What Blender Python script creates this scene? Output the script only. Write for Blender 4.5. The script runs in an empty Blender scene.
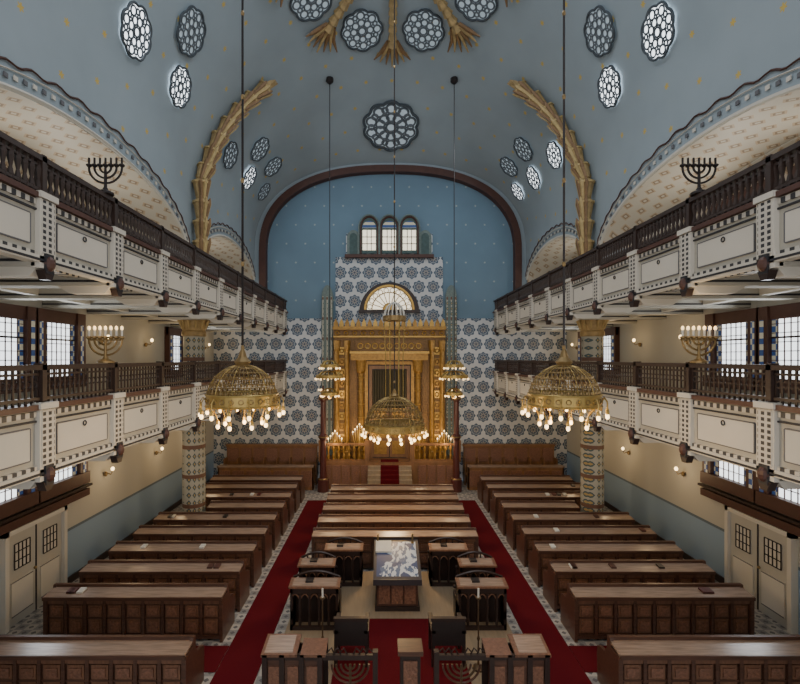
import bpy, math, random
from math import sin, cos, pi, sqrt, atan2
from mathutils import Vector, Matrix
random.seed(3)
scene = bpy.context.scene
COL = scene.collection

# ------------------------------------------------------------------ nodes
class S:
    def __init__(s, nt, k): s.nt = nt; s.k = k
    def _m(s, op, *a):
        n = s.nt.nodes.new('ShaderNodeMath'); n.operation = op
        for i, v in enumerate(a):
            if isinstance(v, S): s.nt.links.new(v.k, n.inputs[i])
            else: n.inputs[i].default_value = v
        return S(s.nt, n.outputs[0])
    def __add__(s, o): return s._m('ADD', s, o)
    def __sub__(s, o): return s._m('SUBTRACT', s, o)
    def __rsub__(s, o): return s._m('SUBTRACT', o, s)
    def __mul__(s, o): return s._m('MULTIPLY', s, o)
    def __truediv__(s, o): return s._m('DIVIDE', s, o)
    def lt(s, o): return s._m('LESS_THAN', s, o)
    def gt(s, o): return s._m('GREATER_THAN', s, o)
    def fr(s): return s._m('FRACT', s)
    def fl(s): return s._m('FLOOR', s)
    def ab(s): return s._m('ABSOLUTE', s)
    def sq(s): return s._m('SQRT', s)
    def cs(s): return s._m('COSINE', s)
    def mx(s, o): return s._m('MAXIMUM', s, o)
    def mn(s, o): return s._m('MINIMUM', s, o)
    def at2(s, o): return s._m('ARCTAN2', s, o)
    def mod(s, o): return s._m('FLOORED_MODULO', s, o)

def newmat(name):
    m = bpy.data.materials.new(name); m.use_nodes = True
    nt = m.node_tree; b = nt.nodes['Principled BSDF']
    return m, nt, b
def coords(nt, kind='Object'):
    t = nt.nodes.new('ShaderNodeTexCoord'); sp = nt.nodes.new('ShaderNodeSeparateXYZ')
    nt.links.new(t.outputs[kind], sp.inputs[0])
    return S(nt, sp.outputs[0]), S(nt, sp.outputs[1]), S(nt, sp.outputs[2])
def mix(nt, f, a, b):
    n = nt.nodes.new('ShaderNodeMix'); n.data_type = 'RGBA'
    if isinstance(f, S): nt.links.new(f.k, n.inputs[0])
    else: n.inputs[0].default_value = f
    for i, v in ((6, a), (7, b)):
        if isinstance(v, (tuple, list)): n.inputs[i].default_value = (v[0], v[1], v[2], 1)
        else: nt.links.new(v, n.inputs[i])
    return n.outputs[2]
def noise(nt, scale, stretch=(1, 1, 1), detail=3):
    t = nt.nodes.new('ShaderNodeTexCoord'); mp = nt.nodes.new('ShaderNodeMapping')
    mp.inputs['Scale'].default_value = stretch
    nt.links.new(t.outputs['Object'], mp.inputs[0])
    n = nt.nodes.new('ShaderNodeTexNoise'); n.inputs['Scale'].default_value = scale
    n.inputs['Detail'].default_value = detail
    nt.links.new(mp.outputs[0], n.inputs['Vector'])
    return S(nt, n.outputs[0])
def bump(nt, b, h, d=0.01, st=0.5):
    n = nt.nodes.new('ShaderNodeBump'); n.inputs['Distance'].default_value = d
    n.inputs['Strength'].default_value = st
    nt.links.new(h.k, n.inputs['Height']); nt.links.new(n.outputs[0], b.inputs['Normal'])
def plain(name, c, rough=0.6, metal=0.0, var=0.25, scale=3, stretch=(1, 1, 1), bmp=0):
    m, nt, b = newmat(name)
    nz = noise(nt, scale, stretch)
    d = tuple(x * (1 - var) for x in c); l = tuple(min(1, x * (1 + var)) for x in c)
    nt.links.new(mix(nt, nz, d, l), b.inputs['Base Color'])
    b.inputs['Roughness'].default_value = rough; b.inputs['Metallic'].default_value = metal
    if bmp: bump(nt, b, nz, bmp)
    return m
def emis(name, c, st):
    m, nt, b = newmat(name)
    b.inputs['Base Color'].default_value = (c[0], c[1], c[2], 1)
    b.inputs['Emission Color'].default_value = (c[0], c[1], c[2], 1)
    b.inputs['Emission Strength'].default_value = st
    return m

WOOD = plain('pew_wood', (0.085, 0.040, 0.026), 0.33, 0, 0.7, 6, (0.4, 4, 4))
WOODL = plain('pew_wood_panel', (0.165, 0.080, 0.046), 0.38, 0, 0.6, 8, (3, 3, .6))
WOODT = plain('pew_top_wood', (0.28, 0.20, 0.15), 0.24, 0, 0.55, 5, (0.5, 6, 4))
DARK = plain('dark_wood', (0.028, 0.015, 0.012), 0.4, 0, 0.4, 6)
RAIL = plain('railing_wood', (0.036, 0.020, 0.015), 0.45, 0, 0.4, 6)
BROWN = plain('brown_trim', (0.075, 0.030, 0.021), 0.5, 0, 0.3, 5)
BENCH = plain('bench_wood', (0.21, 0.105, 0.045), 0.4, 0, 0.5, 6, (1, 1, .5))
GOLD = plain('gold', (0.44, 0.31, 0.10), 0.38, 0.6, 0.3, 8)
GOLDP = plain('gold_paint', (0.38, 0.27, 0.12), 0.55, 0.1, 0.6, 7, bmp=.03)
GOLDH = plain('gold_paint_light', (0.46, 0.34, 0.15), 0.5, 0.15, 0.4, 9)
GOLDD = plain('leaf_tip_brown', (0.22, 0.13, 0.06), 0.5, 0.15, 0.5, 10, bmp=.02)
ARKG = plain('ark_gold', (0.34, 0.19, 0.045), 0.34, 0.4, 0.6, 9)
ARKG2 = plain('ark_gold_panel', (0.17, 0.088, 0.024), 0.36, 0.25, 0.6, 14, bmp=.03)
ARKH = plain('ark_gold_relief', (0.50, 0.31, 0.08), 0.3, 0.5, 0.4, 12)
BRASS = plain('dark_brass', (0.28, 0.19, 0.08), 0.4, 0.6, 0.3, 8)
BRASSD = plain('aged_bronze', (0.11, 0.07, 0.038), 0.45, 0.5, 0.3, 8)
IRON = plain('iron', (0.025, 0.02, 0.02), 0.5, 0.4, 0.2, 8)
CREAM = plain('cream_plaster', (0.46, 0.44, 0.38), 0.7, 0, 0.08, 2)
CREAM2 = plain('cream_panel', (0.60, 0.57, 0.50), 0.7, 0, 0.06, 2)
BLACK = plain('black_paint', (0.02, 0.02, 0.025), 0.6, 0, 0.2, 3)
GRILLE = plain('dark_grey_paint', (0.12, 0.12, 0.13), 0.6, 0, 0.2, 3)
REDW = plain('red_lacquer', (0.085, 0.022, 0.018), 0.4, 0, 0.3, 6)
CURT = plain('ark_curtain', (0.06, 0.05, 0.026), 0.8, 0, 0.4, 4, (8, 1, .3))
TEAL = plain('teal_paint', (0.055, 0.10, 0.10), 0.6, 0, 0.5, 6)
TEALL = plain('grey_teal_paint', (0.15, 0.20, 0.19), 0.6, 0, 0.4, 12)
LEATH = plain('leather', (0.022, 0.016, 0.016), 0.35, 0, 0.2, 6)
GREYF = plain('tracery_grey', (0.06, 0.075, 0.09), 0.6, 0, 0.2, 6)
GREYL = plain('tracery_light', (0.11, 0.13, 0.15), 0.6, 0, 0.2, 6)
TANW = plain('platform_wood', (0.28, 0.22, 0.15), 0.35, 0, 0.25, 5, (4, .4, 1))
PAPER = plain('paper', (0.6, 0.58, 0.52), 0.7, 0, 0.08, 5)
VB = (0.295, 0.355, 0.395)
WALLB = plain('vault_side_plaster', VB, .75, 0, .12, .7)
CARV = plain('carved_panel', (0.19, 0.09, 0.055), 0.4, 0, 0.8, 22, bmp=.03)
BULB = emis('bulb_glow', (1.0, 0.70, 0.33), 5)
BULBS = emis('soft_bulb_glow', (1.0, 0.70, 0.34), 2.2)
GLASS = emis('daylight_glass', (0.90, 0.96, 1.0), 2.2)
GLASSD = emis('dim_glass', (0.45, 0.54, 0.60), 0.36)
GLASSW = emis('warm_glass', (1.0, 0.90, 0.70), 1.1)

m, nt, b = newmat('red_carpet')
nz = noise(nt, 60)
nt.links.new(mix(nt, nz, (0.065, 0.004, 0.007), (0.13, 0.008, 0.014)), b.inputs['Base Color'])
b.inputs['Roughness'].default_value = .95; b.inputs['Specular IOR Level'].default_value = .1
CARPET = m
m, nt, b = newmat('floor_tiles')
x, y, z = coords(nt)
cx = (x / .2).fl(); cy = (y / .2).fl()
chk = (cx + cy).mod(2.0)
fx = ((x / .2).fr() - .5).ab(); fy = ((y / .2).fr() - .5).ab()
c1 = mix(nt, chk, (0.42, 0.40, 0.37), (0.24, 0.24, 0.24))
nt.links.new(mix(nt, (fx + fy).lt(.28), c1, (0.10, 0.10, 0.11)), b.inputs['Base Color']); b.inputs['Roughness'].default_value = .45
FLOOR = m
def starblue(name, c, cell, kind, sr=.06, star=(0.75, 0.55, 0.15)):
    m, nt, b = newmat(name)
    x, y, z = coords(nt, kind)
    if kind == 'Object': y = z
    row = (y / cell).fl().mod(2.0)
    fx = ((x / cell + row * .5).fr() - .5); fy = ((y / cell).fr() - .5)
    r = (fx * fx + fy * fy).sq()
    ang = fy.at2(fx)
    st = r.lt(((ang * 6.0).cs() * .35 + 1.0) * (sr / cell))
    nz = noise(nt, .7)
    base = mix(nt, nz, tuple(v * .85 for v in c), tuple(v * 1.15 for v in c))
    nt.links.new(mix(nt, st, base, star), b.inputs['Base Color'])
    b.inputs['Roughness'].default_value = .75
    return m
VAULT = starblue('vault_blue_stars', VB, 1.0, 'UV', .06, (.55, .40, .10))
APSE = starblue('apse_blue_stars', (0.145, 0.235, 0.315), 0.9, 'Object', .04, (0.38, 0.44, .44))
m, nt, b = newmat('rosette_tile')
x, y, z = coords(nt)
c = .68
row = (z / c).fl().mod(2.0)
fx = (x / c + row * .5).fr() - .5; fy = (z / c).fr() - .5
r = (fx * fx + fy * fy).sq(); ang = fy.at2(fx)
k = mix(nt, r.lt((ang * 8.0).cs() * .04 + .42), (0.56, 0.58, 0.59), (0.065, 0.105, 0.165))
k = mix(nt, (r.gt(.29)) * (r.lt(.325)), k, (0.42, 0.45, 0.46))
k = mix(nt, r.lt((ang * 8.0).cs() * .08 + .17), k, (0.34, 0.32, 0.29))
k = mix(nt, r.lt(.07), k, (0.06, 0.08, 0.12))
nt.links.new(k, b.inputs['Base Color']); b.inputs['Roughness'].default_value = .5
TILE = m
m, nt, b = newmat('column_mosaic')
x, y, z = coords(nt)
fx = (((x + y) / .2).fr() - .5).ab(); fy = ((z / .25).fr() - .5).ab()
dd = (fx + fy)
k = mix(nt, dd.lt(.40), (0.42, 0.41, 0.34), (0.07, 0.11, 0.12))
k = mix(nt, dd.lt(.18), k, (0.45, 0.32, 0.12))
k = mix(nt, (z / .95).fr().lt(.13), k, (0.16, 0.08, 0.05))
nt.links.new(k, b.inputs['Base Color'])
COLM = m
m, nt, b = newmat('pier_checks')
x, y, z = coords(nt)
fx = ((y / .1).fr()).lt(.55); fz = ((z / .08).fr()).lt(.6)
nt.links.new(mix(nt, fx * fz, (0.55, 0.52, 0.46), (0.02, 0.02, 0.025)), b.inputs['Base Color'])
CHK = m
m, nt, b = newmat('dentil_band')
x, y, z = coords(nt)
nt.links.new(mix(nt, ((y / .14).fr()).lt(.5), (0.55, 0.52, 0.46), (0.03, 0.03, 0.035)), b.inputs['Base Color'])
DENT = m
m, nt, b = newmat('tan_pattern_plaster')
x, y, z = coords(nt)
u = (y / .42); v = (x + z) / .42
row = v.fl().mod(2.0)
fu = ((u + row * .5).fr() - .5).ab(); fv = (v.fr() - .5).ab()
dd = fu + fv
nz = noise(nt, 6)
k = mix(nt, nz, (0.46, 0.35, 0.23), (0.60, 0.47, 0.32))
k = mix(nt, dd.lt(.38), (0.58, 0.53, 0.44), k)
k = mix(nt, dd.lt(.26), k, (.30, .22, .15))
nt.links.new(mix(nt, dd.lt(.14), k, (.58, .52, .42)), b.inputs['Base Color'])
BRICK = m
m, nt, b = newmat('side_wall_paint')
x, y, z = coords(nt)
k = mix(nt, z.lt(1.35), (0.46, 0.445, 0.39), (0.25, 0.35, 0.46))
k = mix(nt, z.lt(1.42) * z.gt(1.35), k, (0.12, 0.16, 0.19))
nt.links.new(k, b.inputs['Base Color']); b.inputs['Roughness'].default_value = .7
SIDE = m
m, nt, b = newmat('stained_border')
x, y, z = coords(nt)
k = mix(nt, ((z / .13).fl() + (y / .1).fl()).mod(2.0), (0.03, 0.07, 0.20), (0.45, 0.42, 0.32))
nt.links.new(k, b.inputs['Base Color']); nt.links.new(k, b.inputs['Emission Color'])
b.inputs['Emission Strength'].default_value = .3
STAIN = m
m, nt, b = newmat('blue_white_cloth')
nz = noise(nt, 3, detail=4); x, y, z = coords(nt)
nb_ = noise(nt, 6, (2, 1, 1), 5)
pic = ((x / .47).ab().lt(1.0)) * (y.gt(10.06)) * (y.lt(11.12))
k1 = mix(nt, nb_.gt(.48), (0.08, 0.13, 0.24), (0.52, 0.58, 0.64))
k1 = mix(nt, nz.gt(.54), k1, (.04, .07, .17))
nt.links.new(mix(nt, pic, (0.05, 0.045, 0.05), k1), b.inputs['Base Color']); b.inputs['Roughness'].default_value = .3
CLOTH = m

# ------------------------------------------------------------------ mesh builder
class MB:
    def __init__(s): s.v = []; s.f = []; s.m = []; s.mats = []
    def mi(s, mat):
        if mat not in s.mats: s.mats.append(mat)
        return s.mats.index(mat)
    def add(s, vs, fs, mat):
        o = len(s.v); i = s.mi(mat)
        s.v += [tuple(p) for p in vs]
        for f in fs: s.f.append([o + k for k in f]); s.m.append(i)
    def box(s, x0, x1, y0, y1, z0, z1, mat):
        if x0 > x1: x0, x1 = x1, x0
        if y0 > y1: y0, y1 = y1, y0
        vs = [(x, y, z) for x in (x0, x1) for y in (y0, y1) for z in (z0, z1)]
        s.add(vs, [(0, 1, 3, 2), (4, 6, 7, 5), (0, 4, 5, 1), (2, 3, 7, 6), (0, 2, 6, 4), (1, 5, 7, 3)], mat)
    def prism(s, poly, axis, a0, a1, mat):
        n = len(poly)
        def P(p, a):
            if axis == 'x': return (a, p[0], p[1])
            if axis == 'y': return (p[0], a, p[1])
            return (p[0], p[1], a)
        vs = [P(p, a0) for p in poly] + [P(p, a1) for p in poly]
        fs = [tuple(range(n))[::-1], tuple(range(n, 2 * n))]
        fs += [(i, (i + 1) % n, n + (i + 1) % n, n + i) for i in range(n)]
        s.add(vs, fs, mat)
    def tube(s, pts, r, seg, mat, closed=False):
        pts = [Vector(p) for p in pts]; n = len(pts); vs = []; fs = []
        last = None
        for i, p in enumerate(pts):
            if closed: t = pts[(i + 1) % n] - pts[(i - 1) % n]
            else: t = pts[min(i + 1, n - 1)] - pts[max(i - 1, 0)]
            t.normalize()
            a = last if last is not None else (Vector((0, 0, 1)) if abs(t.z) < .95 else Vector((1, 0, 0)))
            a = (a - t * a.dot(t))
            if a.length < 1e-4: a = Vector((0, 1, 0)) - t * t.y
            a.normalize(); last = a; bb = t.cross(a)
            rr = r[i] if isinstance(r, (list, tuple)) else r
            for k in range(seg):
                q = 2 * pi * k / seg
                vs.append(p + a * cos(q) * rr + bb * sin(q) * rr)
        R = n if closed else n - 1
        for i in range(R):
            for k in range(seg):
                j = (i + 1) % n
                fs.append((i * seg + k, i * seg + (k + 1) % seg, j * seg + (k + 1) % seg, j * seg + k))
        if not closed:
            fs.append(tuple(range(seg))[::-1]); fs.append(tuple((n - 1) * seg + k for k in range(seg)))
        s.add(vs, fs, mat)
    def ring(s, c, R, r, mat, n=24, seg=5, ax=None):
        U, V = ax if ax else (Vector((1, 0, 0)), Vector((0, 1, 0)))
        c = Vector(c)
        s.tube([c + U * R * cos(2 * pi * i / n) + V * R * sin(2 * pi * i / n) for i in range(n)], r, seg, mat, True)
    def lathe(s, c, prof, seg, mat):
        vs = []; fs = []; n = len(prof)
        for (r, z) in prof:
            for k in range(seg):
                q = 2 * pi * k / seg
                vs.append((c[0] + r * cos(q), c[1] + r * sin(q), c[2] + z))
        for i in range(n - 1):
            for k in range(seg):
                fs.append((i * seg + k, i * seg + (k + 1) % seg, (i + 1) * seg + (k + 1) % seg, (i + 1) * seg + k))
        fs.append(tuple(range(seg))[::-1]); fs.append(tuple((n - 1) * seg + k for k in range(seg)))
        s.add(vs, fs, mat)
    def ball(s, c, r, mat, zs=1.0, seg=8):
        s.lathe(c, [(max(.001, r * sin(pi * i / 6)), -r * zs * cos(pi * i / 6)) for i in range(7)], seg, mat)
    def mesh(s, name):
        me = bpy.data.meshes.new(name)
        me.from_pydata(s.v, [], s.f)
        for mt in s.mats: me.materials.append(mt)
        me.polygons.foreach_set('material_index', s.m); me.update()
        return me
    def obj(s, name, loc=(0, 0, 0), bevel=0):
        o = bpy.data.objects.new(name, s.mesh(name)); COL.objects.link(o); o.location = loc
        if bevel:
            bv = o.modifiers.new('bevel', 'BEVEL'); bv.width = bevel; bv.segments = 2; bv.limit_method = 'ANGLE'
        return o
def inst(name, me, loc, rotz=0, sc=None):
    o = bpy.data.objects.new(name, me); COL.objects.link(o); o.location = loc; o.rotation_euler = (0, 0, rotz)
    if sc: o.scale = sc
    return o
def light(name, kind, loc, en, col, size=.3, rot=None, parent=None):
    l = bpy.data.lights.new(name, kind); l.energy = en; l.color = col
    if kind == 'AREA': l.size = size
    else: l.shadow_soft_size = size
    o = bpy.data.objects.new(name, l); COL.objects.link(o); o.location = loc
    if rot: o.rotation_euler = rot
    if parent: o.parent = parent
    return o

EYE = 5.8; A = 6.4; YB = 21.2; Y0R = -2.0; WX = 8.4; BX = 4.85; CZ = 10.8
WARM = (1.0, .70, .38); DAY = (.90, .95, 1.0)
# ------------------------------------------------------------------ vault
def rise(Y):
    t = max(0, min(1, (YB - Y) / 11.2)); return 4.2 + 3.2 * sin(pi / 2 * t)
def nexp(Y):
    t = max(0, min(1, (Y - 16.5) / 4.5)); return 2 + .4 * t * t
def vz(X, Y):
    n = nexp(Y); q = min(1, abs(X) / A)
    return CZ + rise(Y) * (1 - q ** n) ** (1 / n)
def vn(X, Y):
    e = .02
    dx = (vz(X + e, Y) - vz(X - e, Y)) / (2 * e); dy = (vz(X, Y + e) - vz(X, Y - e)) / (2 * e)
    return Vector((dx, dy, -1)).normalized()
ys = [Y0R + i * (YB - Y0R) / 60 for i in range(61)]; NT = 64
vs = []; uv = []
for Y in ys:
    n = nexp(Y); arc = 0; prev = None; row = []
    for k in range(NT + 1):
        th = pi * k / NT; c_ = cos(th)
        X = A * (1 if c_ > 0 else -1) * abs(c_) ** (2 / n); Z = CZ + rise(Y) * max(0, sin(th)) ** (2 / n)
        if prev: arc += sqrt((X - prev[0]) ** 2 + (Z - prev[1]) ** 2)
        prev = (X, Z); row.append((X, Z, arc))
    for (X, Z, a) in row:
        vs.append((X, Y, Z)); uv.append((a - arc / 2, Y))
fs = [(j * (NT + 1) + k, j * (NT + 1) + k + 1, (j + 1) * (NT + 1) + k + 1, (j + 1) * (NT + 1) + k) for j in range(60) for k in range(NT)]
me = bpy.data.meshes.new('ceiling'); me.from_pydata(vs, [], fs); me.materials.append(VAULT)
ul = me.uv_layers.new(name='UVMap')
for lp in me.loops: ul.data[lp.index].uv = uv[lp.vertex_index]
for p in me.polygons: p.use_smooth = True
o = bpy.data.objects.new('ceiling', me); COL.objects.link(o)

f = MB(); f.box(-WX, WX, Y0R, YB, -.2, 0, FLOOR); f.obj('floor')

OPN = [(0.6, 4.1), (9.8, 4.1), (18.05, 3.1)]
def opening(Y, add=0):
    for c_, h in OPN:
        if abs(Y - c_) < h: return 9.0 + add + 1.45 * sqrt(1 - ((Y - c_) / h) ** 2)
    return None
for s, nm in ((-1, 'left'), (1, 'right')):
    w = MB()
    w.box(s * WX, s * (WX + .3), Y0R, YB + .3, -.2, 7.3, SIDE)
    w.box(s * WX, s * (WX + .3), Y0R, YB + .3, 7.3, 10.8, BRICK)
    w.obj('wall_' + nm)
    w = MB()
    N = 240
    for i in range(N):
        ya = Y0R + (YB - Y0R) * i / N; yb = Y0R + (YB - Y0R) * (i + 1) / N
        o0 = opening((ya + yb) / 2)
        za = (opening(ya) or 9.0) if o0 else 7.2; zb = (opening(yb) or 9.0) if o0 else 7.2
        x0 = s * A; x1 = s * (WX - .01)
        w.add([(x0, ya, za), (x0, yb, zb), (x0, yb, CZ + .02), (x0, ya, CZ + .02)], [(0, 1, 2, 3)], WALLB)
        if o0: w.add([(x0, ya, za), (x0, yb, zb), (x1, yb, zb), (x1, ya, za)], [(0, 1, 2, 3)], BRICK)
    for (ja, jb) in ((4.7, 5.7), (13.9, 14.95)):
        w.box(s * (A + .002), s * (WX - .01), ja, jb, 7.5, 9.2, WALLB)
    w.obj('wall_arcade_' + nm)
    t = MB()
    for (c_, h) in OPN[1:] + OPN[:1]:
        P1 = []; P2 = []; P3 = []; P4 = []
        n = 110
        for i in range(n + 1):
            a = pi * i / n
            def PT(off, d=.03): return Vector((s * (A - d), c_ - (h + off * .5) * cos(a), 9.0 + (1.45 + off) * sin(a)))
            if PT(.1).y > YB - .15: continue
            P1.append(PT(.04)); P2.append(PT(.50 + .04 * sin(i * 1.2))); P3.append(PT(.25)); P4.append(PT(.38))
        t.tube(P1, .045, 5, CREAM2)
        t.tube(P2, .022, 4, BROWN)
        t.tube(P4, .015, 4, CREAM2)
        for i in range(0, len(P3), 2):
            p = P3[i]; q = .04
            t.box(p.x - .01, p.x + .01, p.y - q, p.y + q, p.z - q, p.z + q, CREAM2 if i % 4 else GRILLE)
    t.obj('trim_' + ('1' if s < 0 else '2'))

# ------------------------------------------------------------------ back wall
def sup(a, c, r, n, N=48):
    out = []
    for k in range(N + 1):
        th = pi * k / N; q = cos(th)
        out.append((a * (1 if q > 0 else -1) * abs(q) ** (2 / n), c + r * max(0, sin(th)) ** (2 / n)))
    return out
w = MB()
w.box(-WX, WX, YB + .25, YB + .5, -.2, 16, APSE)
w.box(-WX, WX, YB + .2, YB + .25, 0, 7.68, TILE)
w.box(-2.6, 2.5, YB + .2, YB + .25, 7.68, 10.6, TILE)
w.obj('wall_back')
w = MB()
o1 = [(6.15, 7.0)] + sup(6.15, CZ, 4.05, 2.4) + [(-6.15, 7.0)]
o2 = [(6.6, 7.0)] + sup(6.6, CZ, 4.5, 2.4) + [(-6.6, 7.0)]
n = len(o1)
w.add([(p[0], YB, p[1]) for p in o1] + [(p[0], YB, p[1]) for p in o2], [(i, i + 1, n + i + 1, n + i) for i in range(n - 1)], WALLB)
w.obj('wall_arch_end')
t = MB()
o1 = [(5.85, 7.2)] + sup(5.85, CZ, 3.75, 2.4) + [(-5.85, 7.2)]
o2 = [(6.16, 7.2)] + sup(6.16, CZ, 4.06, 2.4) + [(-6.16, 7.2)]
vs = []
for yy in (YB - .12, YB + .24):
    vs += [(p[0], yy, p[1]) for p in o1] + [(p[0], yy, p[1]) for p in o2]
fs = []
for i in range(n - 1):
    fs += [(i, i + 1, n + i + 1, n + i), (i, 2 * n + i, 2 * n + i + 1, i + 1), (n + i, n + i + 1, 3 * n + i + 1, 3 * n + i)]
t.add(vs, fs, BROWN)
t.obj('trim_3')

# apse windows
t = MB(); yy = YB + .2
cz = 8.08; cx = -.05
XZ = (Vector((1, 0, 0)), Vector((0, 0, 1)))
def halfdisc(mb, cx, cz, R, y0, y1, mat, n=20):
    mb.prism([(cx + R * cos(pi * i / n), cz + R * sin(pi * i / n)) for i in range(n + 1)], 'y', y0, y1, mat)
halfdisc(t, cx, cz - .1, 1.42, yy - .06, yy - .001, DARK)
halfdisc(t, cx, cz, 1.20, yy - .08, yy - .061, ARKH)
halfdisc(t, cx, cz, 1.10, yy - .1, yy - .081, GLASSW)
for i in range(11):
    a = pi * i / 10
    t.tube([(cx + .3 * cos(a), yy - .12, cz + .3 * sin(a)), (cx + .82 * cos(a), yy - .12, cz + .82 * sin(a))], .018, 4, BRASS)
    if i < 10:
        a += pi / 20; t.ring((cx + .93 * cos(a), yy - .12, cz + .93 * sin(a)), .11, .016, BRASS, 12, 4, XZ)
halfdisc(t, cx, cz, .3, yy - .12, yy - .1, ARKH)
for R in (.3, .82, 1.08):
    t.tube([(cx + R * cos(pi * i / 20), yy - .12, cz + R * sin(pi * i / 20)) for i in range(21)], .022, 4, BRASS)
t.box(cx - 1.45, cx + 1.45, yy - .15, yy - .001, cz - .14, cz, DARK)
t.obj('window_1')
t = MB()
t.box(-2.1, 2.0, yy - .05, yy + .045, 10.6, 11.7, TILE)
for X in (-1.0, -.05, .9):
    t.prism([(X - .47, 10.75), (X + .47, 10.75), (X + .47, 11.95)] + [(X + .47 * cos(pi * i / 12), 11.95 + .62 * sin(pi * i / 12)) for i in range(13)] + [(X - .47, 11.95)], 'y', yy - .1, yy - .05, TEAL)
    t.box(X - .31, X + .31, yy - .13, yy - .1, 10.9, 11.85, GLASSW)
    for k in (-.1, .1): t.box(X + k - .015, X + k + .015, yy - .15, yy - .13, 10.9, 11.85, DARK)
    for k in (11.2, 11.52): t.box(X - .31, X + .31, yy - .15, yy - .13, k - .015, k + .015, DARK)
    halfdisc(t, X, 11.95, .33, yy - .13, yy - .1, STAIN)
    for R, mt in ((.49, TEALL), (.40, BROWN)):
        t.tube([(X - R, yy - .12, 10.7), (X - R, yy - .12, 11.95)] + [(X - R * cos(pi * i / 12), yy - .12, 11.95 + (R + .13) * sin(pi * i / 12)) for i in range(1, 12)] + [(X + R, yy - .12, 11.95), (X + R, yy - .12, 10.7)], .04, 5, mt)
for X in (-1.75, 1.65):
    for q, mt in ((.3, TEALL), (.18, TEAL)):
        t.prism([(X - q, 10.7), (X + q, 10.7), (X + q, 11.5)] + [(X + q * cos(pi * i / 12), 11.5 + q * 1.2 * sin(pi * i / 12)) for i in range(13)] + [(X - q, 11.5)], 'y', yy - .1 - (.3 - q) * .2, yy - .05, mt)
t.box(-2.15, 2.05, yy - .18, yy - .001, 10.55, 10.7, BROWN)
t.obj('window_2')
for X in (-2.98, 2.88):
    t = MB()
    t.prism([(X - .27, 0), (X + .27, 0), (X + .27, 8.6)] + [(X + .27 * cos(pi * i / 12), 8.6 + .65 * sin(pi * i / 12)) for i in range(13)] + [(X - .27, 8.6)], 'y', YB + .05, YB + .195, TEALL)
    for q in (-.2, 0, .2): t.box(X + q - .03, X + q + .03, YB, YB + .06, 1.5, 8.7, COLM)
    t.obj('pilaster')

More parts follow.
